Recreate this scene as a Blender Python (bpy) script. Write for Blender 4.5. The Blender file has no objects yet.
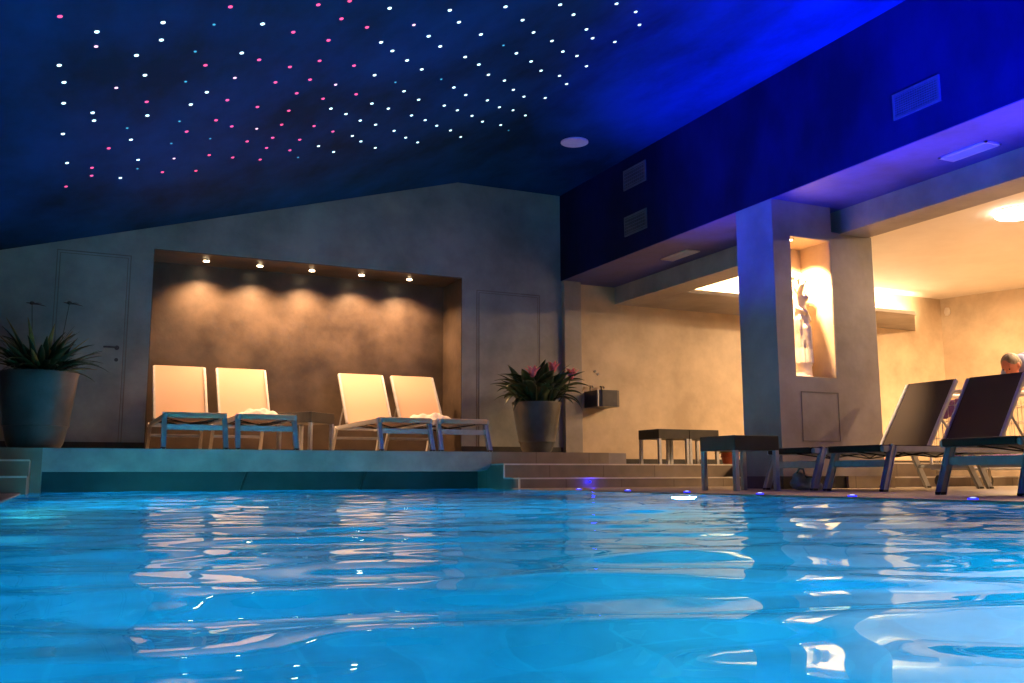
import bpy, bmesh, math, random
import numpy as np
from mathutils import Vector, Matrix
C = bpy.context.scene.collection
PI = math.pi
rnd = random.Random(7)

# ------------------------------------------------------------------ materials
def nodes(name):
    m = bpy.data.materials.new(name); m.use_nodes = True
    nt = m.node_tree; nt.nodes.clear()
    out = nt.nodes.new('ShaderNodeOutputMaterial')
    return m, nt, out
def principled(nt, out, rough=.5, metal=0, spec=.5):
    b = nt.nodes.new('ShaderNodeBsdfPrincipled')
    b.inputs['Roughness'].default_value = rough; b.inputs['Metallic'].default_value = metal
    b.inputs['Specular IOR Level'].default_value = spec
    nt.links.new(b.outputs[0], out.inputs['Surface'])
    return b
def coords(nt, scale=(1, 1, 1)):
    tc = nt.nodes.new('ShaderNodeTexCoord'); mp = nt.nodes.new('ShaderNodeMapping')
    mp.inputs['Scale'].default_value = scale
    nt.links.new(tc.outputs['Object'], mp.inputs['Vector'])
    return mp.outputs['Vector']
def mottled(name, c1, c2, scale=2.0, rough=.5, metal=0, spec=.5, bump=.0, stretch=(1, 1, 1), detail=6, lo=.35, hi=.65, fine=0):
    m, nt, out = nodes(name); b = principled(nt, out, rough, metal, spec)
    v = coords(nt, stretch)
    n = nt.nodes.new('ShaderNodeTexNoise'); n.inputs['Scale'].default_value = scale
    n.inputs['Detail'].default_value = detail; n.inputs['Roughness'].default_value = .6
    nt.links.new(v, n.inputs['Vector'])
    r = nt.nodes.new('ShaderNodeValToRGB')
    r.color_ramp.elements[0].position = lo; r.color_ramp.elements[0].color = (*c1, 1)
    r.color_ramp.elements[1].position = hi; r.color_ramp.elements[1].color = (*c2, 1)
    nt.links.new(n.outputs['Fac'], r.inputs[0]); nt.links.new(r.outputs[0], b.inputs['Base Color'])
    if bump:
        n2 = nt.nodes.new('ShaderNodeTexNoise'); n2.inputs['Scale'].default_value = fine or scale * 6
        n2.inputs['Detail'].default_value = 4
        nt.links.new(v, n2.inputs['Vector'])
        bp = nt.nodes.new('ShaderNodeBump'); bp.inputs['Strength'].default_value = bump
        bp.inputs['Distance'].default_value = .01
        nt.links.new(n2.outputs['Fac'], bp.inputs['Height']); nt.links.new(bp.outputs[0], b.inputs['Normal'])
    return m
def tiled(name, c1, c2, mortar, w=.6, h=.6, rough=.4, gap=.006):
    m, nt, out = nodes(name); b = principled(nt, out, rough)
    v = coords(nt)
    br = nt.nodes.new('ShaderNodeTexBrick')
    br.offset = 0; br.inputs['Scale'].default_value = 1
    br.inputs['Brick Width'].default_value = w; br.inputs['Row Height'].default_value = h
    br.inputs['Mortar Size'].default_value = gap
    br.inputs['Color1'].default_value = (*c1, 1); br.inputs['Color2'].default_value = (*c2, 1)
    br.inputs['Mortar'].default_value = (*mortar, 1)
    nt.links.new(v, br.inputs['Vector'])
    n = nt.nodes.new('ShaderNodeTexNoise'); n.inputs['Scale'].default_value = 5; n.inputs['Detail'].default_value = 6
    nt.links.new(v, n.inputs['Vector'])
    mx = nt.nodes.new('ShaderNodeMix'); mx.data_type = 'RGBA'; mx.blend_type = 'OVERLAY'
    mx.inputs[0].default_value = .45
    nt.links.new(br.outputs['Color'], mx.inputs[6]); nt.links.new(n.outputs['Fac'], mx.inputs[7])
    nt.links.new(mx.outputs[2], b.inputs['Base Color'])
    return m
def glow(name, col, strength):
    m, nt, out = nodes(name)
    e = nt.nodes.new('ShaderNodeEmission'); e.inputs[0].default_value = (*col, 1); e.inputs[1].default_value = strength
    nt.links.new(e.outputs[0], out.inputs['Surface'])
    return m
def sling(name, c1, c2, trans=.25):
    m, nt, out = nodes(name)
    v = coords(nt)
    w = nt.nodes.new('ShaderNodeTexWave'); w.inputs['Scale'].default_value = 55; w.bands_direction = 'Y'
    w2 = nt.nodes.new('ShaderNodeTexWave'); w2.inputs['Scale'].default_value = 55; w2.bands_direction = 'X'
    nt.links.new(v, w.inputs['Vector']); nt.links.new(v, w2.inputs['Vector'])
    ad = nt.nodes.new('ShaderNodeMath'); ad.operation = 'AVERAGE' if False else 'MULTIPLY'
    nt.links.new(w.outputs['Fac'], ad.inputs[0]); nt.links.new(w2.outputs['Fac'], ad.inputs[1])
    r = nt.nodes.new('ShaderNodeValToRGB')
    r.color_ramp.elements[0].color = (*c1, 1); r.color_ramp.elements[1].color = (*c2, 1)
    nt.links.new(ad.outputs[0], r.inputs[0])
    d = nt.nodes.new('ShaderNodeBsdfPrincipled'); d.inputs['Roughness'].default_value = .6
    d.inputs['Specular IOR Level'].default_value = .3
    t = nt.nodes.new('ShaderNodeBsdfTranslucent'); mx = nt.nodes.new('ShaderNodeMixShader')
    mx.inputs[0].default_value = trans
    nt.links.new(r.outputs[0], d.inputs['Base Color']); nt.links.new(r.outputs[0], t.inputs[0])
    nt.links.new(d.outputs[0], mx.inputs[1]); nt.links.new(t.outputs[0], mx.inputs[2])
    nt.links.new(mx.outputs[0], out.inputs['Surface'])
    return m
def water_mat():
    m, nt, out = nodes('water')
    g = nt.nodes.new('ShaderNodeBsdfGlass'); g.inputs['IOR'].default_value = 1.22
    g.inputs['Roughness'].default_value = .0; g.inputs['Color'].default_value = (.66, .96, 1, 1)
    v = coords(nt, (1, .8, 1))
    n = nt.nodes.new('ShaderNodeTexNoise'); n.inputs['Scale'].default_value = 5; n.inputs['Detail'].default_value = 2
    nt.links.new(v, n.inputs['Vector'])
    bp = nt.nodes.new('ShaderNodeBump'); bp.inputs['Strength'].default_value = 1; bp.inputs['Distance'].default_value = .0015
    nt.links.new(n.outputs['Fac'], bp.inputs['Height']); nt.links.new(bp.outputs[0], g.inputs['Normal'])
    nt.links.new(g.outputs[0], out.inputs['Surface'])
    return m

M = {}
M['plaster'] = mottled('grey_plaster', (.22, .195, .175), (.36, .325, .30), 1.6, .42, bump=.25)
M['cool_plaster'] = mottled('cool_grey_plaster', (.185, .20, .205), (.325, .345, .35), 1.6, .42, bump=.25)
M['brown_plaster'] = mottled('brown_niche_plaster', (.030, .022, .0165), (.082, .062, .047), 2.0, .38, bump=.25)
M['warm_plaster'] = mottled('beige_plaster', (.42, .32, .215), (.62, .49, .34), 1.7, .42, bump=.25)
M['blue_plaster'] = mottled('blue_ceiling_plaster', (.0014, .019, .060), (.0028, .046, .20), 1.3, .7, spec=.05, stretch=(1, .5, 1), bump=.3)
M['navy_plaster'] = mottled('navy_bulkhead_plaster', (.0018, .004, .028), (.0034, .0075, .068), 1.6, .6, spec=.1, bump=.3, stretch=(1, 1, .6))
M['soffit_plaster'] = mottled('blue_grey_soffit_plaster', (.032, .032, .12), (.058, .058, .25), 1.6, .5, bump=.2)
M['white_plaster'] = mottled('cream_ceiling_paint', (.74, .68, .60), (.80, .74, .66), 2, .7, spec=.2)
M['gap_shade'] = mottled('gap_shade_plaster', (.15, .135, .12), (.19, .17, .155), 5, .7)  # dark tone painted in for the shade of narrow gaps
M['tile'] = tiled('tan_stone_tile', (.20, .16, .12), (.26, .205, .15), (.15, .12, .09), .62, .62)
M['deck'] = tiled('deck_stone', (.25, .21, .17), (.29, .24, .19), (.19, .165, .14), .5, .5, .45)
M['band'] = mottled('pale_stone_band', (.26, .25, .23), (.42, .40, .37), 2.5, .3, bump=.1)
M['dark_tile'] = mottled('dark_stone', (.012, .012, .013), (.03, .028, .027), 6, .35)
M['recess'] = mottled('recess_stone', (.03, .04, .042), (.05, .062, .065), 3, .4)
M['nosing'] = mottled('pale_step_nosing', (.62, .56, .48), (.72, .66, .58), 8, .4)
M['basin'] = tiled('blue_pool_tile', (.001, .25, .48), (.002, .29, .55), (.004, .30, .55), .3, .3, .4, .008)
M['alu'] = mottled('brushed_aluminium', (.40, .41, .43), (.48, .49, .51), 20, .38, .35)
M['sling_lit'] = sling('lit_sling', (.54, .38, .28), (.68, .50, .38), .2)  # lighter copy of the one sling fabric, lamp light put into its colour
M['sling_shaded'] = sling('shaded_sling', (.022, .012, .010), (.038, .021, .017), .07)  # darker copy of the same fabric, shade put into its colour
M['strap'] = mottled('black_strap', (.012, .012, .013), (.02, .02, .022), 20, .7)
M['black_wood'] = mottled('black_table_laminate', (.020, .018, .017), (.032, .028, .025), 8, .35, stretch=(1, 8, 1))
M['towel'] = mottled('white_towelling', (.74, .70, .68), (.84, .80, .78), 30, .95, spec=.1, bump=.8, fine=160)
M['pot'] = mottled('glazed_grey_pot', (.035, .042, .048), (.065, .075, .082), 4, .38, bump=.15)
M['soil'] = mottled('soil', (.015, .010, .007), (.035, .025, .018), 30, .9, bump=.8)
M['leaf'] = mottled('dark_green_leaf', (.008, .022, .010), (.024, .060, .022), 6, .38)
M['leaf_var'] = mottled('variegated_leaf', (.16, .03, .012), (.30, .24, .05), 7, .4)
M['leaf_fresh'] = mottled('fresh_green_leaf', (.04, .16, .02), (.10, .30, .04), 6, .4)
M['pink'] = mottled('pink_bract', (.62, .12, .17), (.75, .22, .26), 10, .5)
M['dry_flower'] = mottled('dark_flower_head', (.035, .012, .010), (.07, .025, .02), 10, .6)
M['red_pot'] = mottled('terracotta_red_pot', (.42, .09, .03), (.5, .13, .05), 6, .5)
M['red'] = mottled('red_cloth', (.55, .012, .008), (.7, .02, .012), 10, .7)
M['marble'] = mottled('white_statue_plaster', (.68, .62, .54), (.78, .72, .64), 8, .45)
M['chrome'] = mottled('chrome', (.75, .75, .76), (.82, .82, .83), 10, .12, 1)
M['sink'] = mottled('dark_steel_basin', (.07, .07, .08), (.10, .10, .115), 8, .3, .6)
M['grille'] = mottled('grey_vent_frame', (.07, .075, .11), (.10, .105, .14), 10, .5)
M['grille_pink'] = mottled('pale_vent_frame', (.50, .44, .42), (.56, .50, .47), 10, .5)
M['grille_dark'] = mottled('vent_core', (.035, .035, .045), (.06, .06, .07), 10, .6)
M['disc'] = mottled('white_speaker_cover', (.55, .55, .6), (.62, .62, .66), 20, .6)
M['white_metal'] = mottled('white_enamel', (.75, .74, .73), (.82, .81, .80), 10, .35)
M['purple'] = mottled('purple_laundry', (.16, .06, .22), (.24, .10, .32), 9, .85)
M['rubber'] = mottled('black_rubber', (.012, .012, .012), (.025, .025, .025), 10, .6)
M['skin'] = mottled('ruddy_skin', (.52, .17, .10), (.60, .22, .13), 9, .5)
M['hair'] = mottled('grey_hair', (.11, .085, .065), (.30, .26, .21), 40, .6, stretch=(1, 1, .3), bump=.5, fine=90)
M['shirt'] = mottled('pale_blue_shirt', (.22, .26, .52), (.28, .32, .60), 5, .8)
M['trousers'] = mottled('dark_trousers', (.02, .022, .03), (.035, .037, .05), 6, .8)
M['eye'] = mottled('eye', (.02, .015, .012), (.04, .03, .02), 10, .2)
M['shoe'] = mottled('pale_blue_shoe', (.33, .40, .42), (.45, .52, .54), 14, .7)
M['shoe_sole'] = mottled('white_sole', (.55, .56, .56), (.65, .66, .66), 10, .6)
M['shoe_in'] = mottled('shoe_lining', (.05, .12, .15), (.08, .17, .20), 10, .8)
M['bulb'] = glow('halogen_bulb', (1, .72, .42), 30)
M['tube'] = glow('warm_fluorescent_tube', (1, .76, .46), 40)
M['ring'] = glow('ring_tube', (1, .82, .66), 20)
M['led'] = glow('led_lens', (.30, .38, 1), 3)
M['led_rim'] = glow('led_blue_rim', (.03, .03, 1), 1.6)
M['star_white'] = glow('white_star', (.62, .95, 1), 2.6)
M['star_cyan'] = glow('cyan_star', (.08, .55, .75), 1.1)
M['star_pink'] = glow('pink_star', (1, .10, .30), 1.6)
M['star_rose'] = glow('rose_white_star', (1, .62, .85), 1.8)
M['water'] = water_mat()

# ------------------------------------------------------------------ geometry helpers
def obj(name, bm, mat, parent=None, smooth=None, loc=None):
    me = bpy.data.meshes.new(name)
    bmesh.ops.recalc_face_normals(bm, faces=bm.faces[:])
    bm.to_mesh(me); bm.free()
    o = bpy.data.objects.new(name, me); C.objects.link(o)
    me.materials.append(M[mat])
    if smooth is not None:
        for p in me.polygons: p.use_smooth = True
        if smooth < 180:
            me.set_sharp_from_angle(angle=math.radians(smooth))
    if parent is not None: o.parent = parent
    if loc: o.location = loc
    return o
def bmn(): return bmesh.new()
def box(bm, x0, x1, y0, y1, z0, z1, bev=0, seg=2):
    r = bmesh.ops.create_cube(bm, size=1)
    vs = r['verts']
    for v in vs:
        v.co = Vector(((x0 + x1) / 2 + v.co.x * (x1 - x0), (y0 + y1) / 2 + v.co.y * (y1 - y0), (z0 + z1) / 2 + v.co.z * (z1 - z0)))
    if bev:
        es = list({e for v in vs for e in v.link_edges})
        bmesh.ops.bevel(bm, geom=es, offset=bev, segments=seg, affect='EDGES', profile=.5)
    return bm
def prism(bm, pts, axis, a, b):
    """polygon pts in the two other axes, extruded along axis from a to b"""
    def P(p, t):
        return {'x': (t, p[0], p[1]), 'y': (p[0], t, p[1]), 'z': (p[0], p[1], t)}[axis]
    f0 = [bm.verts.new(P(p, a)) for p in pts]; f1 = [bm.verts.new(P(p, b)) for p in pts]
    bm.faces.new(f0); bm.faces.new(f1[::-1])
    for i in range(len(pts)):
        j = (i + 1) % len(pts)
        bm.faces.new((f0[i], f0[j], f1[j], f1[i]))
    return bm
def bar(bm, p, q, w, h, up=(0, 0, 1), bev=0):
    """rectangular bar from p to q"""
    p, q = Vector(p), Vector(q); d = q - p; L = d.length; d.normalize()
    u = Vector(up); s = d.cross(u)
    if s.length < 1e-4: s = d.cross(Vector((1, 0, 0)))
    s.normalize(); u = s.cross(d)
    r = bmesh.ops.create_cube(bm, size=1); vs = r['verts']
    for v in vs:
        c = v.co.copy(); v.co = p + d * ((c.y + .5) * L) + s * (c.x * w) + u * (c.z * h)
    if bev:
        es = list({e for v in vs for e in v.link_edges})
        bmesh.ops.bevel(bm, geom=es, offset=bev, segments=2, affect='EDGES')
    return bm
def tube(bm, pts, r, n=8, cap=True):
    pts = [Vector(p) for p in pts]; rs = r if isinstance(r, (list, tuple)) else [r] * len(pts)
    rings = []; prev = None
    for i, p in enumerate(pts):
        d = (pts[min(i + 1, len(pts) - 1)] - pts[max(i - 1, 0)]).normalized()
        if prev is None:
            a = d.orthogonal().normalized()
        else:
            a = (prev - d * prev.dot(d))
            a = a.normalized() if a.length > 1e-5 else d.orthogonal().normalized()
        prev = a; b = d.cross(a)
        rings.append([bm.verts.new(p + (a * math.cos(2 * PI * k / n) + b * math.sin(2 * PI * k / n)) * rs[i]) for k in range(n)])
    for A, B in zip(rings, rings[1:]):
        for k in range(n):
            bm.faces.new((A[k], A[(k + 1) % n], B[(k + 1) % n], B[k]))
    if cap:
        bm.faces.new(rings[0][::-1]); bm.faces.new(rings[-1])
    return bm
def lathe(bm, prof, n=40, c=(0, 0), fold=None):
    rings = []
    for r, z in prof:
        ring = []
        for k in range(n):
            a = 2 * PI * k / n; rr = r * (fold(a, z) if fold else 1)
            ring.append(bm.verts.new((c[0] + rr * math.cos(a), c[1] + rr * math.sin(a), z)))
        rings.append(ring)
    for A, B in zip(rings, rings[1:]):
        for k in range(n):
            bm.faces.new((A[k], A[(k + 1) % n], B[(k + 1) % n], B[k]))
    bm.faces.new(rings[0][::-1]); bm.faces.new(rings[-1])
    return bm
def ball(bm, c, r, sc=(1, 1, 1), rot=None, seg=16):
    m = Matrix.Translation(c)
    if rot is not None: m = m @ rot
    m = m @ Matrix.Diagonal((sc[0] * r, sc[1] * r, sc[2] * r, 1))
    bmesh.ops.create_uvsphere(bm, u_segments=seg, v_segments=max(8, seg * 2 // 3), radius=1, matrix=m)
    return bm
def limb(bm, pts, rs, n=12):
    """tapered chain of closed capsules, to be fused by a voxel remesh"""
    for i in range(len(pts) - 1):
        p, q = Vector(pts[i]), Vector(pts[i + 1])
        tube(bm, [p, (p + q) / 2, q], [rs[i], (rs[i] + rs[i + 1]) / 2, rs[i + 1]], n)
    for p, r in zip(pts, rs): ball(bm, p, r, seg=12)
    return bm
def disc(bm, c, r, h, n=24, axis='z'):
    R = {'z': Matrix.Identity(4), 'x': Matrix.Rotation(PI / 2, 4, 'Y'), 'y': Matrix.Rotation(PI / 2, 4, 'X')}[axis]
    bmesh.ops.create_cone(bm, cap_ends=True, segments=n, radius1=r, radius2=r, depth=h, matrix=Matrix.Translation(c) @ R)
    return bm
def fuse(o, voxel, it=4):
    m = o.modifiers.new('remesh', 'REMESH'); m.mode = 'VOXEL'; m.voxel_size = voxel; m.use_smooth_shade = True
    s = o.modifiers.new('smooth', 'SMOOTH'); s.factor = .5; s.iterations = it
    return o
def tag(o, label, cat, group=None, kind=None):
    o['label'] = label; o['category'] = cat
    if group: o['group'] = group
    if kind: o['kind'] = kind
    return o
def thing(name, label, cat, loc=(0, 0, 0), rotz=0, group=None):
    o = bpy.data.objects.new(name, None); C.objects.link(o)
    o.location = loc; o.rotation_euler = (0, 0, rotz)
    return tag(o, label, cat, group)
def struct(name, bm, mat, parent=None, smooth=None):
    o = obj(name, bm, mat, parent, smooth)
    if parent is None: o['kind'] = 'structure'
    return o
def children(o): return [c for c in C.objects if c.parent == o]
def copy_tree(o, parent=None):
    c = o.copy(); C.objects.link(c); c.parent = parent
    for ch in children(o): copy_tree(ch, c)
    return c
def dup(o, label, loc, rotz=0):
    c = copy_tree(o); c.location = loc; c.rotation_euler = (0, 0, rotz); c['label'] = label
    return c
def light(name, kind, loc, energy, col, parent=None, aim=None, **kw):
    l = bpy.data.lights.new(name, kind); l.energy = energy; l.color = col
    for k, v in kw.items(): setattr(l, k, v)
    o = bpy.data.objects.new(name, l); C.objects.link(o); o.location = loc
    if aim is not None:
        o.rotation_euler = (Vector(aim) - Vector(loc)).to_track_quat('-Z', 'Y').to_euler()
    if parent is not None: o.parent = parent
    return o

# ------------------------------------------------------------------ camera
H = .13                                  # camera height above the water, metres
f, pan, tilt, roll = 932.668, .44421439, .14278062, -.00311533
c_, s_ = math.cos, math.sin
Rp = Matrix(((c_(pan), -s_(pan), 0), (s_(pan), c_(pan), 0), (0, 0, 1)))
Bm = Matrix(((1, 0, 0), (0, 0, -1), (0, 1, 0)))
Rt = Matrix(((1, 0, 0), (0, c_(tilt), s_(tilt)), (0, -s_(tilt), c_(tilt))))
Rr = Matrix(((c_(roll), -s_(roll), 0), (s_(roll), c_(roll), 0), (0, 0, 1)))
K = Rr @ Rt @ Bm @ Rp                    # rows: right, down, forward
cam = bpy.data.cameras.new('camera'); cam.sensor_width = 36; cam.lens = f / 1024 * 36
cam.clip_start = .01
co = bpy.data.objects.new('camera', cam); C.objects.link(co)
rot = Matrix((K[0], -K[1], -K[2])).transposed()
co.matrix_world = Matrix.Translation((0, 0, H)) @ rot.to_4x4()
bpy.context.scene.camera = co
def ray(x, y):
    return K.transposed() @ Vector(((x - 512) / f, (y - 341.5) / f, 1))

# ------------------------------------------------------------------ the setting
DECK, S1, S2, PLAT = .012, .106, .242, .366
YB, YP = 10.0, 8.55                      # back wall, front of the platform
XB = 5.43                                # face of the blue bulkhead
ZSOF, ZFLAT, ZBEAM, ZTRAY, ZN = 2.515, 3.61, 2.295, 2.83, 2.445
YN, XL, XR = -4.5, -2.2, 14.0
def zs(x): return 3.602 + .2776 * (x - 4.05)

bm = bmn()
prism(bm, [(XL, 0), (.70, 0), (.70, zs(.70) + .05), (XL, zs(XL) + .05)], 'y', YB, 10.75)
prism(bm, [(.70, ZN), (4.11, ZN), (4.11, 3.64), (.70, zs(.70) + .05)], 'y', YB, 10.75)
prism(bm, [(4.11, 0), (XB + .01, 0), (XB + .01, 3.64), (4.11, 3.64)], 'y', YB, 10.75)
struct('wall_back', bm, 'cool_plaster')
bm = bmn()
box(bm, .70, 4.11, 10.59, 10.75, 0, ZN)
box(bm, .70, .706, YB + .002, 10.59, PLAT, ZN); box(bm, 4.104, 4.11, YB + .002, 10.59, PLAT, ZN); box(bm, .70, 4.11, YB + .002, 10.59, ZN - .006, ZN)
struct('wall_niche', bm, 'brown_plaster')
bm = bmn()
box(bm, XL, .70, YB - .012, YB, PLAT, PLAT + .10)
box(bm, 4.11, XB, YB - .012, YB, PLAT, PLAT + .10)
box(bm, .70, 4.11, 10.578, 10.59, PLAT, PLAT + .06)
struct('baseboard_back', bm, 'dark_tile')
bm = bmn()
prism(bm, [(XL - .2, zs(XL - .2)), (4.05, zs(4.05)), (XB + .05, ZFLAT), (XB + .05, ZFLAT + .2), (4.0, ZFLAT + .2), (XL - .2, zs(XL - .2) + .2)], 'y', YN, 10.75)
struct('ceiling', bm, 'blue_plaster')
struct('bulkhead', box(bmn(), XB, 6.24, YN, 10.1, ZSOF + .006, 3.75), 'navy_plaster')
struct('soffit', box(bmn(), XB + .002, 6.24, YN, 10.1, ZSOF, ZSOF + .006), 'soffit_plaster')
bm = bmn(); prism(bm, [(XL - .15, -.1), (XL, -.1), (XL, zs(XL) + .05), (XL - .15, zs(XL) + .05)], 'y', YN, 10.75)
struct('wall_left', bm, 'plaster')
struct('wall_near', box(bmn(), XL - .15, XR + 2.8, YN - .15, YN, -.1, 3.8), 'plaster')
def xr(y): return 12.18 + .30 * (10.05 - y)             # the loggia's side wall stands at a slant
bm = bmn(); prism(bm, [(xr(10.2), 10.2), (xr(YN), YN), (xr(YN) + .15, YN), (xr(10.2) + .15, 10.2)], 'z', -.1, 3.0)
struct('wall_right', bm, 'warm_plaster')
bm = bmn()
box(bm, 5.68, XR, 10.05, 10.2, 0, 3.0)
struct('wall_loggia', bm, 'warm_plaster')
struct('pier', box(bmn(), XB + .01, 5.68, 9.93, 10.2, 0, ZSOF + .02, .006), 'plaster')
struct('baseboard_loggia', box(bmn(), 5.68, 12.2, 10.035, 10.05, S2, S2 + .09), 'dark_tile')
struct('beam', box(bmn(), 6.24, 6.59, YN, 10.05, ZBEAM, 3.05, .004), 'plaster')
struct('ceiling_loggia', box(bmn(), 6.59, XR + 2.2, YN, 10.2, ZTRAY, 3.05), 'white_plaster')
# cove ledge along the loggia's back wall with a rounded free end
bm = bmn()
pts = [(6.59, 9.0), (10.40, 9.0)] + [(10.40 + .07 * math.sin(a), 9.07 - .07 * math.cos(a)) for a in (PI / 6, PI / 3, PI / 2)] + [(11.6, 10.05), (6.59, 10.05)]
prism(bm, pts, 'z', ZBEAM, ZBEAM + .025)
prism(bm, [(6.59, 9.0), (10.40, 9.0), (10.40, 9.03), (6.59, 9.03)], 'z', ZBEAM + .025, ZBEAM + .045)
struct('cove_ledge', bm, 'plaster')
# column with a niche in its front, and the pilaster beside it under the beam
bm = bmn()
box(bm, XB, 6.105, 6.14, 6.62, 0, .967); box(bm, XB, 6.105, 6.14, 6.62, 2.21, ZSOF)
box(bm, XB, 5.62, 6.14, 6.62, .967, 2.21); box(bm, 6.085, 6.105, 6.14, 6.62, .967, 2.21)
box(bm, 5.62, 6.085, 6.52, 6.62, .967, 2.21)
column = struct('column', bm, 'plaster')
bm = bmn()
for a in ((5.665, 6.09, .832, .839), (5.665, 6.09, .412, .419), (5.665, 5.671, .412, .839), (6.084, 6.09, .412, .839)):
    box(bm, a[0], a[1], 6.137, 6.145, a[2], a[3])  # dark strips stand in for the shadow gap round the hatch
obj('access_panel_gap_shade', bm, 'gap_shade', column)
bm = bmn()
box(bm, 5.62, 6.085, 6.512, 6.52, .967, 2.21); box(bm, 6.078, 6.085, 6.145, 6.512, .967, 2.21); box(bm, 5.62, 5.627, 6.145, 6.512, .967, 2.21)
box(bm, 5.627, 6.078, 6.145, 6.512, 2.203, 2.21); box(bm, 5.627, 6.078, 6.145, 6.512, .967, .971)
struct('niche_lining', bm, 'warm_plaster')
struct('pilaster', box(bmn(), 6.13, 6.64, 6.18, 6.62, 0, ZBEAM + .01, .006), 'plaster')
bm = bmn(); box(bm, XB - .012, 6.118, 6.128, 6.63, DECK, DECK + .105); 
struct('baseboard_column', bm, 'dark_tile')
struct('baseboard_pilaster', box(bmn(), 6.118, 6.665, 6.10, 6.65, DECK, DECK + .105), 'tile')

# pool, decks
PX0, PX1, PY0, PY1, PZ = -.28, 3.78, -3.6, 8.9, -1.35
bm = bmn()
box(bm, PX0 - .2, PX1 + .2, PY0 - .2, PY1 + .2, PZ - .2, PZ)
box(bm, PX0 - .2, PX0, PY0 - .2, PY1 + .2, PZ, -.03); box(bm, PX1, PX1 + .2, PY0 - .2, PY1 + .2, PZ, -.03)
box(bm, PX0, PX1, PY0 - .2, PY0, PZ, -.03); box(bm, PX0, PX1, PY1, PY1 + .2, PZ, -.03)
struct('pool_basin', bm, 'basin')
bm = bmn()
box(bm, PX1, XR + 2.5, YN, 7.95, -.03, DECK, .008); box(bm, XL, PX0, YN, 8.0, -.03, DECK, .008)
box(bm, PX0, PX1, YN, PY0, -.03, DECK, .008)
struct('floor', bm, 'deck')
# platform with its overhanging pale edge over the water
bm = bmn()
prism(bm, [(-.17, .173), (3.73, .173), (3.79, .186), (3.825, .215), (3.84, .26), (3.84, PLAT), (-.17, PLAT)], 'y', YP, 10.0)
struct('platform_edge', bm, 'band')
bm = bmn()
box(bm, .70, 4.11, 10.0, 10.62, 0, PLAT)
box(bm, 3.84, 5.20, YP, 10.0, -.03, PLAT); box(bm, XL, -.17, YP, 10.0, -.03, PLAT)
struct('platform', bm, 'tile')
struct('platform_end_block', box(bmn(), 5.20, XB, YP + .02, 10.0, -.03, PLAT - .002), 'plaster')
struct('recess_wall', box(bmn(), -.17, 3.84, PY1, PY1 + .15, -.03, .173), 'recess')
for x in (1.52, 2.65):
    bm = bmn(); bar(bm, (x, 8.88, .17), (x - .07, 8.88, -.05), .016, .02); struct('recess_joint', bm, 'dark_tile')
# steps: right of the pool, in the right bay and left of the pool, each with pale nosings
def steps(name, x0, x1, y1, y2, yend, S1=.106, S2=.242):
    bm = bmn(); box(bm, x0, x1, y1, yend, -.03, S1); box(bm, x0, x1, y2, yend, S1, S2)
    o = struct(name, bm, 'tile')
    for y, z in ((y1, S1), (y2, S2)):
        obj('nosing', box(bmn(), x0 - .002, x1, y - .004, y + .03, z - .010, z + .004), 'nosing', o)
    return o
sr = steps('steps_right', 3.84, 6.62, 7.92, 8.26, YP)
for y0, y1, z in ((7.92, 8.26, S1), (8.26, YP, S2)):
    obj('nosing', box(bmn(), 3.836, 3.85, y0, y1, z - .01, z + .004), 'nosing', sr)
    obj('nosing', box(bmn(), 3.836, 3.85, y0 - .004, y0 + .012, -.02 if z == S1 else S1, z), 'nosing', sr)
sb = steps('steps_loggia', 6.62, XR, 6.45, 6.78, YP)
sl = steps('steps_left', XL, -.25, 7.85, 8.2, YP, .135, .262)
struct('floor_loggia', box(bmn(), XB, XR, YP, 10.05, -.03, S2), 'tile')

# flush plaster doors in the back wall
def flush_door(n, x0, x1, zt, handle):
    bm = bmn(); box(bm, x0, x1, YB - .008, YB + .01, PLAT + .01, zt, .002)
    d = struct('door_%d' % n, bm, 'cool_plaster')
    bm = bmn()
    for a in ((x0 - .035, x0 - .026, PLAT, zt + .035), (x1 + .026, x1 + .035, PLAT, zt + .035), (x0 - .035, x1 + .035, zt + .026, zt + .035),
              (x0 - .008, x0, PLAT, zt + .006), (x1, x1 + .008, PLAT, zt + .006), (x0 - .008, x1 + .008, zt, zt + .007)):
        box(bm, a[0], a[1], YB - .004, YB + .004, a[2], a[3])
    obj('door_frame', bm, 'gap_shade', d)  # dark strips stand for the shade in the frame grooves
    if handle:
        bm = bmn(); disc(bm, (x1 - .055, YB - .012, 1.40), .022, .012, 16, 'y')
        tube(bm, [(x1 - .055, YB - .014, 1.40), (x1 - .055, YB - .05, 1.40), (x1 - .075, YB - .055, 1.40), (x1 - .18, YB - .055, 1.40)], .009)
        disc(bm, (x1 - .055, YB - .012, 1.28), .018, .010, 16, 'y')
        obj('door_handle', bm, 'grille_dark', d, 40)
flush_door(1, -.155, .455, 2.315, True)
flush_door(2, 4.33, 5.10, 2.28, False)

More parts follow.
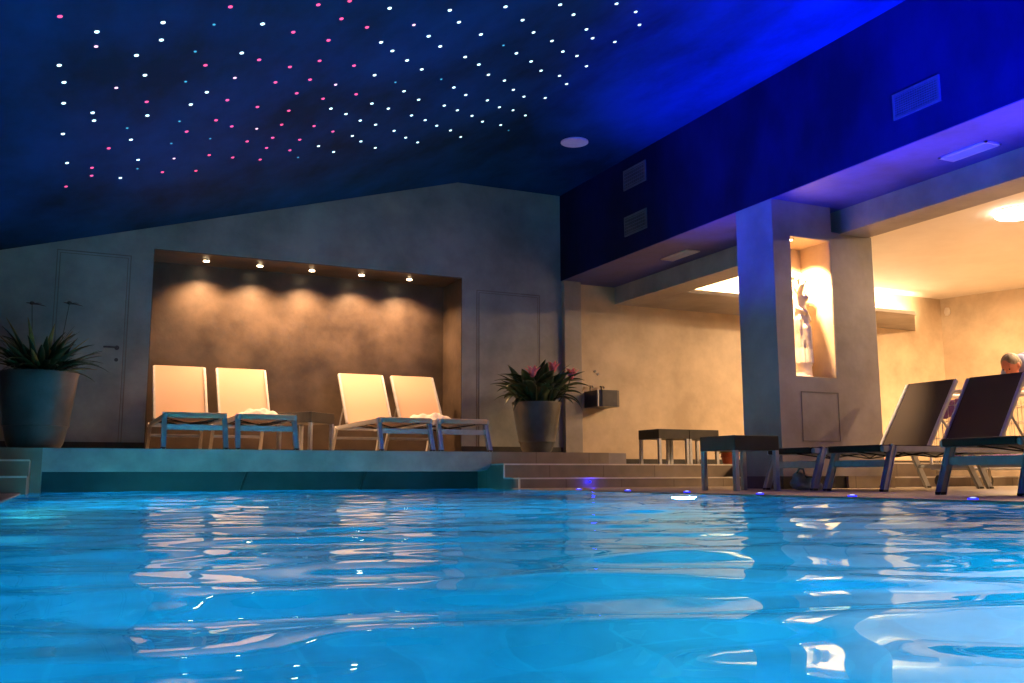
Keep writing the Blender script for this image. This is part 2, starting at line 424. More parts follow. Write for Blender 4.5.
# ------------------------------------------------------------------ water
def water():
    x = np.linspace(PX0, PX1, 180); y = np.concatenate([np.linspace(PY0, 0, 60, endpoint=False), np.linspace(0, 3, 170, endpoint=False), np.linspace(3, PY1, 320)])
    X, Y = np.meshgrid(x, y); Z = np.zeros_like(X); rs = np.random.RandomState(4)
    for i in range(60):
        lam = .10 * (.48 / .10) ** rs.rand()
        a = rs.normal(1.25, .38)                       # crests mostly across the pool
        k = 2 * PI / lam; slope = .0120 * (lam / .3) ** .3
        Z += slope / k * np.sin(k * (X * math.cos(a) + Y * math.sin(a)) + rs.rand() * 2 * PI)
    Z = np.clip(Z, -.02, .011)
    nx, ny = len(x), len(y)
    me = bpy.data.meshes.new('pool_water')
    idx = np.arange(nx * ny).reshape(ny, nx)
    fc = np.stack([idx[:-1, :-1], idx[:-1, 1:], idx[1:, 1:], idx[1:, :-1]], -1).reshape(-1, 4)
    me.from_pydata(np.stack([X, Y, Z], -1).reshape(-1, 3).tolist(), [], fc.tolist())
    me.polygons.foreach_set('use_smooth', [True] * len(me.polygons))
    me.materials.append(M['water'])
    o = bpy.data.objects.new('pool_water', me); C.objects.link(o)
    tag(o, 'rippled bright blue water filling the indoor swimming pool', 'water', kind='stuff')
water()

# ------------------------------------------------------------------ sun loungers
def make_lounger(label, fabric, group):
    t = thing('sun_lounger', label, 'sun lounger', group=group)
    w = .250
    bm = bmn()
    for s in (-1, 1): bar(bm, (s * w, .02, .295), (s * w, 1.86, .295), .028, .042, bev=.005)
    bar(bm, (-w, .03, .295), (w, .03, .295), .026, .03, bev=.004); bar(bm, (-w, 1.84, .295), (w, 1.84, .295), .026, .03, bev=.004)
    bar(bm, (-w, 1.22, .28), (w, 1.22, .28), .024, .024, bev=.004)
    obj('frame', bm, 'alu', t)
    for s in (-1, 1):
        bm = bmn(); bar(bm, (s * (w + .012), .0, .0), (s * (w + .004), .12, .315), .028, .034, up=(0, 1, 0), bev=.006)
        lg = obj('leg', bm, 'alu', t)
        obj('foot_cap', box(bmn(), s * (w + .012) - .021, s * (w + .012) + .021, -.022, .024, 0, .016, .003), 'rubber', lg)
        bm = bmn(); bar(bm, (s * (w + .012), 1.80, .0), (s * (w + .004), 1.63, .30), .028, .034, up=(0, 1, 0), bev=.006)
        lg = obj('leg', bm, 'alu', t)
        obj('foot_cap', box(bmn(), s * (w + .012) - .021, s * (w + .012) + .021, 1.778, 1.822, 0, .016, .003), 'rubber', lg)
    bm = bmn(); bar(bm, (-w, .075, .195), (w, .075, .195), .026, .05, bev=.006); obj('crossbar', bm, 'alu', t)
    bm = bmn(); bar(bm, (-w, 1.69, .185), (w, 1.69, .185), .026, .03, bev=.006); obj('crossbar', bm, 'alu', t)
    def panel(p0, p1, hw, sag, th=.006, n=14):
        bm = bmn(); p0, p1 = Vector(p0), Vector(p1); d = p1 - p0; nr = Vector((1, 0, 0)).cross(d).normalized()
        g = []
        for j in range(n + 1):
            v = j / n; row = []
            for i in range(9):
                u = i / 8; k = (1 - (2 * u - 1) ** 2) * (1 - (2 * v - 1) ** 4)
                row.append(p0 + d * v + Vector(((2 * u - 1) * hw, 0, 0)) - nr * sag * k)
            g.append(row)
        A = [[bm.verts.new(p + nr * th / 2) for p in r] for r in g]; B = [[bm.verts.new(p - nr * th / 2) for p in r] for r in g]
        for j in range(n):
            for i in range(8):
                bm.faces.new((A[j][i], A[j][i + 1], A[j + 1][i + 1], A[j + 1][i]))
                bm.faces.new((B[j][i], B[j + 1][i], B[j + 1][i + 1], B[j][i + 1]))
        for j in range(n):
            for i in (0, 8):
                bm.faces.new((A[j][i], A[j + 1][i], B[j + 1][i], B[j][i]))
        for i in range(8):
            for j in (0, n):
                bm.faces.new((A[j][i], A[j][i + 1], B[j][i + 1], B[j][i]))
        return bm
    st = obj('seat', panel((0, .02, .319), (0, 1.22, .319), w, .035), fabric, t, 50)
    obj('seat_hem', box(bmn(), -w + .012, w - .012, .006, .05, .276, .324, .01), fabric, st, 40)
    h0, h1 = Vector((0, 1.235, .322)), Vector((0, 1.62, .895))
    br = obj('backrest', panel(h0, h1 + (h1 - h0).normalized() * .012, w - .008, .008), fabric, t, 50)
    bm = bmn(); nn = Vector((0, -.83, .56))
    for s in (-1, 1): bar(bm, h0 + Vector((s * w, 0, 0)), h1 + Vector((s * w, 0, 0)), .026, .034, up=nn, bev=.005)
    bar(bm, h1 + Vector((-w, .012, -.012)), h1 + Vector((w, .012, -.012)), .018, .016, up=nn, bev=.004)
    obj('backrest_frame', bm, 'alu', t)
    bm = bmn()
    for s in (-1, 1): bar(bm, (s * (w - .03), 1.43, .60), (s * (w - .03), 1.66, .30), .014, .018, bev=.003)
    bar(bm, (-w + .03, 1.66, .30), (w - .03, 1.66, .30), .014, .014)
    obj('support_strut', bm, 'alu', t)
    for k in range(2):
        y = .30 + .42 * k
        bm = bmn()
        tube(bm, [(-w + .02, y, .285), (0, y + .14, .245), (w - .02, y + .28, .285)], .005, 6)
        tube(bm, [(w - .02, y, .285), (0, y + .14, .25), (-w + .02, y + .28, .285)], .005, 6)
        obj('strap', bm, 'strap', t, 60)
    return t
gp = 'tan sling loungers on the raised platform'
la = make_lounger('leftmost brightly lit sling lounger on the platform, at the left side of the lit niche', 'sling_lit', gp)
la.location = (1.02, 8.60, PLAT)
dup(la, 'brightly lit sling lounger with a white towel, left of the small dark table in the niche', (1.645, 8.60, PLAT))
dup(la, 'brightly lit sling lounger with bare seat, right of the small dark table in the niche', (2.975, 8.60, PLAT), .008)
dup(la, 'rightmost brightly lit sling lounger on the platform, with a crumpled white towel', (3.585, 8.60, PLAT), .008)
gd = 'brown sling loungers on the pool deck'
lb = make_lounger('brown sling lounger right beside the black deck table, in front of the column', 'sling_shaded', gd)
lb.location = (5.05, 5.65, DECK); lb.rotation_euler = (0, 0, -PI / 2)
dup(lb, 'middle brown sling lounger of the three on the deck, second from the black table', (5.08, 5.02, DECK), -PI / 2 + .02)
dup(lb, 'nearest brown sling lounger at the right edge, its foot closest to the pool', (4.62, 3.64, DECK), -PI / 2)

# ------------------------------------------------------------------ side tables
def make_table(label):
    t = thing('side_table', label, 'side table', group='black topped side tables')
    s = .21
    bm = bmn()
    box(bm, -s, s, -s, s, .30, .41, .004)
    obj('table_top', bm, 'black_wood', t)
    for sx in (-1, 1):
        for sy in (-1, 1):
            x, y = sx * (s - .02), sy * (s - .02)
            obj('leg', box(bmn(), x - .018, x + .018, y - .018, y + .018, 0, .301, .003), 'alu', t)
    return t
ta = make_table('black topped side table on the deck, in front of the blue column face')
ta.location = (4.67, 5.76, DECK)
dup(ta, 'left of the two black side tables standing together by the loggia wall', (6.29, 9.11, S2))
dup(ta, 'right of the two black side tables standing together by the loggia wall', (6.715, 9.11, S2))
dup(ta, 'dark side table turned at an angle between the loungers in the niche', (2.23, 9.66, PLAT), math.radians(42))

# ------------------------------------------------------------------ towels
def towel(name, label, c, sx, sy, h, seed):
    rs = random.Random(seed); ph = [rs.random() * 6 for _ in range(8)]
    bm = bmn(); n = 26; top = []; bot = []
    for j in range(n + 1):
        rt, rb = [], []
        for i in range(n + 1):
            u, v = i / n * 2 - 1, j / n * 2 - 1
            e = max(0, 1 - abs(u) ** 4) * max(0, 1 - abs(v) ** 4)
            z = h * e * (.62 + .18 * math.sin(3.1 * u + ph[0]) * math.cos(2.6 * v + ph[1]) + .14 * math.sin(6 * u + 4 * v + ph[2]) + .08 * math.sin(11 * v - 5 * u + ph[3]))
            x = sx * (u + .06 * math.sin(3 * v + ph[4])); y = sy * (v + .06 * math.sin(4 * u + ph[5]))
            rt.append(bm.verts.new((x, y, .004 + z))); rb.append(bm.verts.new((x, y, 0)))
        top.append(rt); bot.append(rb)
    for j in range(n):
        for i in range(n):
            bm.faces.new((top[j][i], top[j][i + 1], top[j + 1][i + 1], top[j + 1][i]))
            bm.faces.new((bot[j][i], bot[j + 1][i], bot[j + 1][i + 1], bot[j][i + 1]))
    for k in range(n):
        for (r0, r1) in ((0, 0), (n, n)):
            bm.faces.new((top[r0][k], top[r0][k + 1], bot[r0][k + 1], bot[r0][k]))
            bm.faces.new((top[k][r0], top[k + 1][r0], bot[k + 1][r0], bot[k][r0]))
    o = obj(name, bm, 'towel', None, 180, c)
    tag(o, label, 'towel', 'white towels on the loungers')
    return o
towel('towel', 'flat folded white towel on the second lounger from the left', (1.685, 9.42, PLAT + .318), .215, .24, .125, 1)
o = towel('towel', 'crumpled white towel on the rightmost platform lounger', (3.50, 9.40, PLAT + .318), .20, .24, .13, 5)
o.rotation_euler = (0, 0, .3)

# ------------------------------------------------------------------ plants
def leaf(bm, base, az, L, W, elev, droop, fold=.25, n=9, tip=.75):
    d = Vector((math.cos(az), math.sin(az), 0)); s = Vector((-math.sin(az), math.cos(az), 0))
    p = Vector(base); rows = []; a = elev
    for i in range(n + 1):
        t = i / n
        w = W * (math.sin(PI * min(1, (t * .93 + .07)) ** tip)) + .002
        up = (d * -math.sin(a) + Vector((0, 0, 1)) * math.cos(a))
        rows.append([bm.verts.new(p + s * w * k + up * abs(k) * w * fold) for k in (-1, 0, 1)])
        p = p + (d * math.cos(a) + Vector((0, 0, 1)) * math.sin(a)) * (L / n)
        a -= droop / n
    lo = [[bm.verts.new(v.co - Vector((0, 0, .003))) for v in r] for r in rows]
    for i in range(n):
        for k in (0, 1):
            bm.faces.new((rows[i][k], rows[i][k + 1], rows[i + 1][k + 1], rows[i + 1][k]))
            bm.faces.new((lo[i][k], lo[i + 1][k], lo[i + 1][k + 1], lo[i][k + 1]))
        for k in (0, 2):
            bm.faces.new((rows[i][k], rows[i + 1][k], lo[i + 1][k], lo[i][k]))
    for i in (0, n):
        for k in (0, 1): bm.faces.new((rows[i][k], rows[i][k + 1], lo[i][k + 1], lo[i][k]))
def potprof(r0, r1, h, ring):
    P = [(r0 * .96, 0)]
    for i in range(15):
        t = i / 14; P.append((r0 + (r1 - r0) * (t ** .62), .004 + (h - .004) * t))
    out = []
    for r, z in P: out.append((r, z))
    out += [(r1 + .004, h), (r1 + .004, h + .012), (r1 - .03, h + .012), (r1 - .035, h - .05)]
    # raised ring round the lower third
    res = []
    done = False
    for r, z in out:
        if z > ring and not done:
            res += [(res[-1][0] + .003, ring - .008), (res[-1][0] + .012, ring - .004), (res[-1][0] + .012, ring + .010)]
            done = True
            r = max(r, res[-1][0])
        res.append((r, z))
    return res
# left planter
t = thing('potted_plant', 'large tapered grey pot of dark spiky leaved plant at the far left', 'potted plant', (-.245, 9.02, PLAT))
obj('pot', lathe(bmn(), potprof(.20, .312, .645, .20), 48), 'pot', t, 40)
obj('soil', disc(bmn(), (0, 0, .60), .285, .03, 32), 'soil', t)
bm = bmn(); bv = bmn()
for i in range(130):
    az = rnd.random() * 2 * PI; r0 = rnd.random() * .16
    leaf(bm, (r0 * math.cos(az), r0 * math.sin(az), .61), az + rnd.uniform(-.4, .4), rnd.uniform(.30, .52), rnd.uniform(.024, .038), rnd.uniform(.55, 1.5), rnd.uniform(.3, 1.3))
leaf(bm, (.14, -.05, .64), -.15, .46, .022, .75, 1.5)
leaf(bm, (-.10, -.06, .64), PI - .1, .40, .028, .55, .8)
obj('foliage', bm, 'leaf', t, 180)
for az, L, e in ((-2.5, .52, 1.35), (-1.2, .46, 1.45), (-.35, .44, 1.1), (-.5, .40, .35), (-.9, .38, .25), (-2.7, .42, 1.15), (-1.7, .40, .7), (-.8, .44, 1.25), (-2.0, .50, 1.5)):
    leaf(bv, (.12 * math.cos(az), .12 * math.sin(az), .63), az, L, .026, e, .5)
obj('foliage', bv, 'leaf_var', t, 180)['label'] = 'yellow and red tinged leaves'
for x, y, h in ((-.09, -.1, 1.25), (.20, -.06, 1.28)):
    bm = bmn(); tube(bm, [(x * .4, y * .4, .62), (x * .8, y, .95), (x, y, h - .005)], .0032, 6)
    st = obj('flower_stem', bm, 'leaf', t, 60)
    bm = bmn()
    for az, L in ((.1, .11), (.35, .08), (2.9, .05), (1.5, .06)):
        leaf(bm, (x, y, h - .01), az, L, .014, .35 if L < .1 else .05, .3)
    ball(bm, (x, y, h), .016, (1.3, 1, 1))
    obj('flower_head', bm, 'dry_flower', st, 180)
# right planter
t = thing('potted_plant', 'grey pot of broad leaved plant with pink flowers by the right door', 'potted plant', (4.74, 9.32, PLAT))
obj('pot', lathe(bmn(), potprof(.145, .278, .56, .135), 48), 'pot', t, 40)
obj('soil', disc(bmn(), (0, 0, .52), .25, .03, 32), 'soil', t)
bm = bmn()
for i in range(60):
    az = i * 2.399 + rnd.uniform(-.3, .3); r0 = .03 + .17 * rnd.random()
    e = rnd.uniform(1.05, 1.56)
    leaf(bm, (r0 * math.cos(az), r0 * math.sin(az), .53), az + rnd.uniform(-.3, .3), rnd.uniform(.40, .60), rnd.uniform(.062, .088), e, rnd.uniform(.7, 2.0), tip=.9)
for az, L, e, dr in ((3.5, .46, .9, 2.1), (2.9, .42, .9, 1.7), (-.25, .50, 1.0, 2.3), (.1, .44, .9, 1.8), (-2.6, .44, .7, 2.1), (-.6, .5, .8, 2.2)):
    leaf(bm, (.12 * math.cos(az), 0.12 * math.sin(az), .54), az, L, .045, e, dr, tip=.9)
obj('foliage', bm, 'leaf', t, 180)
for x, y, h in ((-.22, -.34, .85), (.03, -.34, .91), (.28, -.30, .85)):
    bm = bmn(); tube(bm, [(x * .4, y * .5, .46), (x * .8, y, .70), (x, y, h)], .006, 6)
    st = obj('flower_stem', bm, 'leaf', t, 60)
    bm = bmn()
    for k in range(8):
        leaf(bm, (x, y, h - .03), k * .785, .14, .034, 1.2 - .25 * (k % 2), .2)
    obj('flower', bm, 'pink', st, 180)
# small plant in a red pot behind the deck table
t = thing('potted_plant', 'small fresh green plant in a red pot on the loggia floor', 'potted plant', (7.16, 9.0, S2))
obj('pot', lathe(bmn(), potprof(.075, .11, .14, .10), 32), 'red_pot', t, 40)
obj('soil', disc(bmn(), (0, 0, .11), .09, .02, 24), 'soil', t)
bm = bmn()
for i in range(34):
    az = i * 2.399; leaf(bm, (.04 * math.cos(az), .04 * math.sin(az), .12), az, rnd.uniform(.10, .20), rnd.uniform(.02, .032), rnd.uniform(.4, 1.4), rnd.uniform(.8, 1.8))
obj('foliage', bm, 'leaf_fresh', t, 180)

# ------------------------------------------------------------------ statue in the column's niche
t = thing('statue', 'white statue of a draped standing woman in the lit column niche', 'statue', (5.865, 6.33, .971), math.radians(-128)); t.scale = (1.12, 1.12, 1.12)
obj('plinth', lathe(bmn(), [(.085, 0), (.085, .015), (.078, .025), (.078, .095), (.084, .105), (.084, .12)], 32), 'marble', t, 40)
bm = bmn()
fold = lambda a, z: 1 + .07 * math.sin(7 * a + 5 * z) + .045 * math.sin(13 * a - 9 * z)
lathe(bm, [(.074, .118), (.070, .16), (.060, .24), (.062, .34), (.070, .42), (.072, .47), (.060, .54), (.050, .58)], 56, (0, 0), fold)
limb(bm, [(0, 0, .56), (.0, .005, .64), (0, .008, .69)], [.050, .060, .046])
limb(bm, [(0, .008, .69), (0, .012, .745)], [.026, .024])
ball(bm, (0, .012, .79), .043, (.88, 1.0, 1.18))
for s in (-1, 1):
    ball(bm, (s * .026, .05, .645), .026)
    limb(bm, [(s * .066, .004, .69), (s * .125, .02, .735 if s > 0 else .64), (s * .06, .03 if s > 0 else .07, .80 if s > 0 else .60)], [.027, .021, .015])
    ball(bm, (s * .05, .03 if s > 0 else .075, .805 if s > 0 else .60), .016)
    ball(bm, (s * .014, .05, .797), .006); limb(bm, [(s * .035, .045, .40), (s * .03, .06, .24), (s * .03, .07, .13)], [.04, .028, .022])
ball(bm, (0, .058, .785), .009, (.8, 1, 1.4)); ball(bm, (0, .052, .765), .009, (1.3, .6, .5))
limb(bm, [(-.06, .05, .50), (0, .07, .47), (.065, .04, .53), (.06, -.03, .56)], [.018, .02, .02, .014])
b = obj('figure', bm, 'marble', t); fuse(b, .006, 2)
bm = bmn()
for i in range(26):
    a = i * 2.4; e = rnd.uniform(-.3, 1.2)
    p = (.042 * math.cos(a) * math.cos(e), -.004 + .042 * math.sin(a) * math.cos(e) - .006, .80 + .045 * math.sin(e))
    if p[1] > .035 and p[2] < .815: continue
    ball(bm, p, rnd.uniform(.012, .018), seg=8)
for s in (-1, 1): limb(bm, [(s * .035, -.02, .78), (s * .045, -.015, .72), (s * .05, .01, .67)], [.018, .016, .009], 8)
h = obj('hair', bm, 'marble', b); fuse(h, .005, 1)
# niche lamp and small dark box
t = thing('downlight', 'small round spotlight in the top of the statue niche', 'lamp', (5.70, 6.22, 2.203))
bm = bmn(); disc(bm, (0, 0, -.006), .028, .012); obj('trim_ring', bm, 'chrome', t, 40)
bm = bmn(); disc(bm, (0, 0, -.013), .019, .004); obj('bulb', bm, 'bulb', t)
tag(obj('sensor_box', box(bmn(), 5.62, 5.648, 6.36, 6.42, 1.92, 2.0, .004), 'purple'), 'small dull purple box on the left inside wall of the statue niche', 'box')

# ------------------------------------------------------------------ wall basin in the loggia
t = thing('wall_basin', 'dark wall mounted basin with two taps on the loggia wall', 'basin', (5.93, 10.05, 0))
bm = bmn()
zt, zb = 1.155, .955
pr = [(-.155, 0), (-.155, -.30), (-.14, -.33), (-.10, -.345), (.10, -.36), (.14, -.34), (.155, -.30), (.155, 0)]
prism(bm, pr, 'z', zb, zt - .03)
pi = [(x * .86, y * .88 - .015) for x, y in pr]
# rim ring round an open bowl
def ringprism(bm, po, pi_, z0, z1):
    n = len(po)
    A = [[bm.verts.new((*p, z)) for p in q] for q in (po, pi_) for z in (z0, z1)]
    for i in range(n):
        j = (i + 1) % n
        for a, b_ in ((0, 1), (1, 3), (3, 2), (2, 0)): bm.faces.new((A[a][i], A[a][j], A[b_][j], A[b_][i]))
ringprism(bm, pr, pi, zt - .03, zt)
obj('bowl', bm, 'sink', t)
obj('edge_strip', box(bmn(), -.163, -.150, -.345, -.318, zb, zt), 'alu', t)
for x in (-.10, .06):
    bm = bmn(); tube(bm, [(x, -.05, zt - .004), (x, -.05, zt + .055), (x, -.075, zt + .07), (x, -.11, zt + .062), (x, -.115, zt + .045)], .011, 10)
    tp = obj('tap', bm, 'chrome', t, 60)
    bm = bmn(); disc(bm, (x, -.05, zt + .07), .020, .014); obj('tap_handle', bm, 'chrome' if x < 0 else 'grille_dark', tp, 40)
bm = bmn(); disc(bm, (.0, -.004, 1.42), .016, .012, 12, 'y'); disc(bm, (.045, -.004, 1.385), .016, .012, 12, 'y')
obj('wall_screw', bm, 'sink', t)

# ------------------------------------------------------------------ downlights of the lounge niche
names = ['leftmost', 'second from left', 'middle', 'second from right', 'rightmost']
for k, x in enumerate((1.252, 1.82, 2.398, 2.976, 3.558)):
    t = thing('downlight', '%s of the five small downlights in the lounge niche ceiling' % names[k], 'lamp', (x, 10.30, ZN - .006), 0, 'downlights over the loungers')
    bm = bmn(); disc(bm, (0, 0, -.004), .042, .008, 28); obj('trim_ring', bm, 'chrome', t, 40)
    bm = bmn(); disc(bm, (0, 0, -.010), .030, .006, 24); obj('bulb', bm, 'bulb', t)
    light('niche_spot', 'SPOT', (0, 0, -.03), 225, (1, .535, .25), t, None, spot_size=math.radians(134), spot_blend=.9, shadow_soft_size=.03)
light('statue_spot', 'SPOT', (5.70, 6.22, 2.165), 430, (1, .62, .30), None, (5.99, 6.44, 1.55), spot_size=math.radians(84), spot_blend=.5, shadow_soft_size=.02)

# ------------------------------------------------------------------ vents, speaker, sensor, lamps
def wall_vent(label, y0, y1, z0, z1, mat, slats):
    t = thing('air_vent', label, 'vent', (XB, (y0 + y1) / 2, z0), 0, 'vents in the blue bulkhead')
    w, h = (y1 - y0) / 2, z1 - z0; b = .018
    bm = bmn()
    box(bm, -.012, 0, -w, w, 0, b); box(bm, -.012, 0, -w, w, h - b, h); box(bm, -.012, 0, -w, -w + b, b, h - b); box(bm, -.012, 0, w - b, w, b, h - b)
    obj('frame', bm, mat, t)
    obj('core', box(bmn(), -.004, 0, -w + b, w - b, b, h - b), 'grille_dark', t)
    bm = bmn()
    for i in range(slats):
        z = b + (h - 2 * b) * (i + .5) / slats
        bar(bm, (-.007, -w + b, z), (-.007, w - b, z), .008, .004)
    n = slats * 2
    for i in range(n):
        y = -w + b + (2 * w - 2 * b) * (i + .5) / n
        bar(bm, (-.006, y, b), (-.006, y, h - b), .003, .004, up=(1, 0, 0))
    obj('slats', bm, 'grille', t)
wall_vent('upper of the two small vents on the far end of the blue bulkhead', 8.06, 8.50, 3.247, 3.476, 'grille', 5)
wall_vent('lower of the two small vents on the far end of the blue bulkhead', 8.06, 8.50, 2.725, 2.945, 'grille', 5)
wall_vent('dark mesh vent on the near part of the blue bulkhead, upper right', 4.355, 4.77, 2.735, 2.932, 'grille', 9)
def soffit_vent(label, x0, x1, y0, y1, core):
    t = thing('air_vent', label, 'vent', ((x0 + x1) / 2, (y0 + y1) / 2, ZSOF), 0, 'vents under the blue bulkhead')
    w, l = (x1 - x0) / 2, (y1 - y0) / 2; b = .018
    bm = bmn()
    box(bm, -w, w, -l, -l + b, -.012, 0); box(bm, -w, w, l - b, l, -.012, 0); box(bm, -w, -w + b, -l, l, -.012, 0); box(bm, w - b, w, -l, l, -.012, 0)
    obj('frame', bm, 'grille_pink', t)
    obj('core', box(bmn(), -w + b, w - b, -l + b, l - b, -.004, 0), core, t)
    bm = bmn()
    for i in range(7):
        x = -w + b + (2 * w - 2 * b) * (i + .5) / 7
        bar(bm, (x, -l + b, -.007), (x, l - b, -.007), .004, .008)
    obj('slats', bm, 'grille_pink', t)
soffit_vent('pale vent under the bulkhead, far end left of the column', 5.86, 6.03, 7.96, 8.46, 'grille_pink')
soffit_vent('pale framed dark vent under the bulkhead, right of the column', 5.87, 6.03, 4.36, 4.77, 'grille_dark')
v = ray(574.5, 142.5); k = (ZFLAT - .012 - H) / v.z; P = Vector((0, 0, H)) + v * k
t = thing('ceiling_speaker', 'pale round speaker cover on the flat blue ceiling strip', 'speaker', (P.x, P.y, ZFLAT - .003))
bm = bmn(); disc(bm, (0, 0, -.006), .145, .012, 40); obj('rim', bm, 'disc', t, 40)
bm = bmn(); disc(bm, (0, 0, -.013), .13, .006, 40); obj('cover', bm, 'disc', t, 40)
t = thing('wall_sensor', 'small round cream cover high on the loggia side wall', 'wall cover', (xr(9.95) - .002, 9.95, 2.62), math.radians(-16.7))
bm = bmn(); disc(bm, (-.012, 0, 0), .065, .024, 32, 'x'); obj('base', bm, 'white_plaster', t, 40)
bm = bmn(); disc(bm, (-.027, 0, 0), .045, .010, 32, 'x'); obj('cover', bm, 'white_plaster', t, 40)
def ring_lamp(c):
    t = thing('ring_lamp', 'glowing white ring lamp on the cream loggia ceiling', 'ceiling lamp', c)
    bm = bmn()
    tube(bm, [(.20 * math.cos(a), .20 * math.sin(a), -.03) for a in [2 * PI * i / 48 for i in range(49)]], .03, 10, False)
    obj('ring_tube', bm, 'ring', t, 180)
    bm = bmn(); disc(bm, (0, 0, -.008), .225, .016, 40); obj('base_plate', bm, 'white_metal', t, 40)
ring_lamp((8.76, 6.2, ZTRAY))
bm = bmn(); tube(bm, [(6.75, 9.78, ZBEAM + .06), (11.18, 9.80, ZBEAM + .06)], .018, 10)
t = thing('cove_lamp', 'long warm light tube hidden on the ledge along the loggia wall', 'lamp', (0, 0, 0))
obj('tube', bm, 'tube', t, 60)
bm = bmn()
for x in (6.73, 7.9, 9.1, 10.2, 11.19): box(bm, x - .015, x + .015, 9.76, 9.80, ZBEAM + .025, ZBEAM + .08)
obj('holder', bm, 'white_metal', t)
light('cove_wash', 'AREA', (9.05, 9.70, ZBEAM + .085), 230, (1, .72, .40), t, (9.05, 10.05, ZBEAM + .26), shape='RECTANGLE', size=4.5, size_y=.05, spread=math.radians(120))

# ------------------------------------------------------------------ pool edge lights
order = ['furthest', 'second furthest', 'third furthest', 'third nearest', 'second nearest', 'nearest']
for k in range(6):
    y = 3.06 + .745 * (5 - k)
    t = thing('pool_edge_light', '%s of the six tiny blue lights along the right pool edge' % order[k], 'lamp', (3.835, y, DECK), 0, 'blue lights along the pool edge')
    bm = bmn(); disc(bm, (0, 0, .004), .024, .008, 24); obj('rim', bm, 'led_rim', t, 40)
    bm = bmn(); ball(bm, (0, 0, .008), .014, (1, 1, .3), seg=12); obj('lens', bm, 'led', t, 180)
    light('led_beam', 'SPOT', (0, 0, .03), 560, (.02, .02, 1), t, None, spot_size=math.radians(46), spot_blend=1, shadow_soft_size=.02).rotation_euler = Vector((1.45, 0, 2.85)).to_track_quat('-Z', 'Y').to_euler()
vx = ray(590, 484); k = 7.917 / vx.y
t = thing('added_riser_glow', 'added blue light for the glow on the lowest step riser', 'lamp', (vx.x * k, 7.917, .068))  # no fitting here; added to make the blue glow on the riser
bm = bmn(); disc(bm, (0, 0, 0), .012, .012, 20, 'y'); obj('lens', bm, 'led_rim', t, 40)
light('step_glow', 'POINT', (0, -.06, .0), .6, (.02, .02, 1), t, shadow_soft_size=.02)

# ------------------------------------------------------------------ star lights in the sloping ceiling
S1L = '''p175,47 w283,92 r281,135 w477,65 w472,116 w399,161 p674,19 c626,71 w768,69 p858,93 p931,13 p999,54 p961,117 c571,150 w707,154 p758,174 p601,190 p848,195 p935,177 w173,190 w187,240 w424,219 c543,238 r687,227 p806,240 p907,232 r982,247 r340,256 w605,269 p868,272 p945,288 w186,301 p429,297 w558,305 p665,292 p753,312 p845,323 w968,317 w1012,333 w271,329 w275,352 w431,337 c525,354 p632,351 p678,369 r751,376 p824,364 p919,368 p974,384 w184,391 c372,374 w383,408 p546,384 c501,419 c615,405 p723,413 p798,402 p877,408 p318,433 p780,432 p848,439 w932,427 w976,444 c872,460 w196,476 p269,490 p268,513 w404,467 c402,493 r509,463 p612,453 p681,460 p761,466 p475,503 p573,499 w352,520 p193,545'''
S2L = '''p79,79 w120,123 w153,148 w196,176 w239,202 w145,23 r216,72 w259,105 w293,135 w321,29 w348,64 w412,100 c478,132 w516,155 w559,179 w588,206 w484,19 w534,58 w566,94 w620,119 w652,150 w693,163 w721,193 w644,13 w683,42 w721,85 w739,111 w809,10 w865,34 w876,72 w804,122 w366,166 w406,188 w434,218 w481,235 w507,262 w538,282 w600,286 w642,221 w663,245 p41,191 w101,219 c162,240 w187,266 w230,291 c296,231 w333,255 w368,277 w431,293 w466,313 w506,322 w542,337 p47,275 w93,302 w141,317 w59,352 w104,364 w158,382 w192,402 w227,416 w305,308 w343,322 w386,338 w417,355 w470,365 c493,381 w209,337 w249,351 w283,367 w323,381 w353,400 w36,397 w61,413 w103,432 p28,2'''
stars = []
for txt, x0 in ((S1L, 0), (S2L, 340)):
    for s in txt.split():
        a, b_ = s[1:].split(','); stars.append((s[0], x0 + float(a) / 2.926, float(b_) / 2.926))
cname = {'w': 'white', 'c': 'faint cyan', 'p': 'pink', 'r': 'rose white'}
strips = ['far left', 'left', 'centre left', 'centre', 'centre right', 'right', 'far right']
ords = 'first second third fourth fifth sixth seventh eighth ninth tenth eleventh twelfth thirteenth fourteenth fifteenth sixteenth seventeenth eighteenth nineteenth twentieth'.split()
bins = {}
for s in stars: bins.setdefault((s[0], min(6, int((s[1] - 50) / 85))), []).append(s)
srot = Matrix.Rotation(-math.atan(.2776), 4, 'Y')
protos = {}
nrm = Vector((.2776, 0, -1)).normalized()
for (kd, bn), lst in bins.items():
    lst.sort(key=lambda s: s[2])
    for i, (_, px, py) in enumerate(lst):
        v = ray(px, py)                          # where that point of the sloping ceiling lies
        k = (zs(0) - H) / (v.z - .2776 * v.x); P = Vector((0, 0, H)) + v * k + nrm * .002
        if kd not in protos:
            bm = bmn(); r = {'w': .0135, 'c': .009, 'p': .0135, 'r': .0115}[kd]
            bmesh.ops.create_uvsphere(bm, u_segments=10, v_segments=6, radius=r, matrix=Matrix.Diagonal((1, 1, .45, 1)))
            protos[kd] = o = obj('star_light', bm, {'w': 'star_white', 'c': 'star_cyan', 'p': 'star_pink', 'r': 'star_rose'}[kd], None, 180)
        else:
            o = protos[kd].copy(); C.objects.link(o)
        o.location = P; o.rotation_euler = srot.to_euler()
        n = len(lst); where = 'only one' if n == 1 else ords[i] + ' from top' if i <= n / 2 else ('lowest' if i == n - 1 else ords[n - 1 - i] + ' from bottom')
        tag(o, '%s star light, %s in the %s strip of starry ceiling' % (cname[kd], where, strips[bn]), 'star light', '%s star lights in the ceiling' % cname[kd])

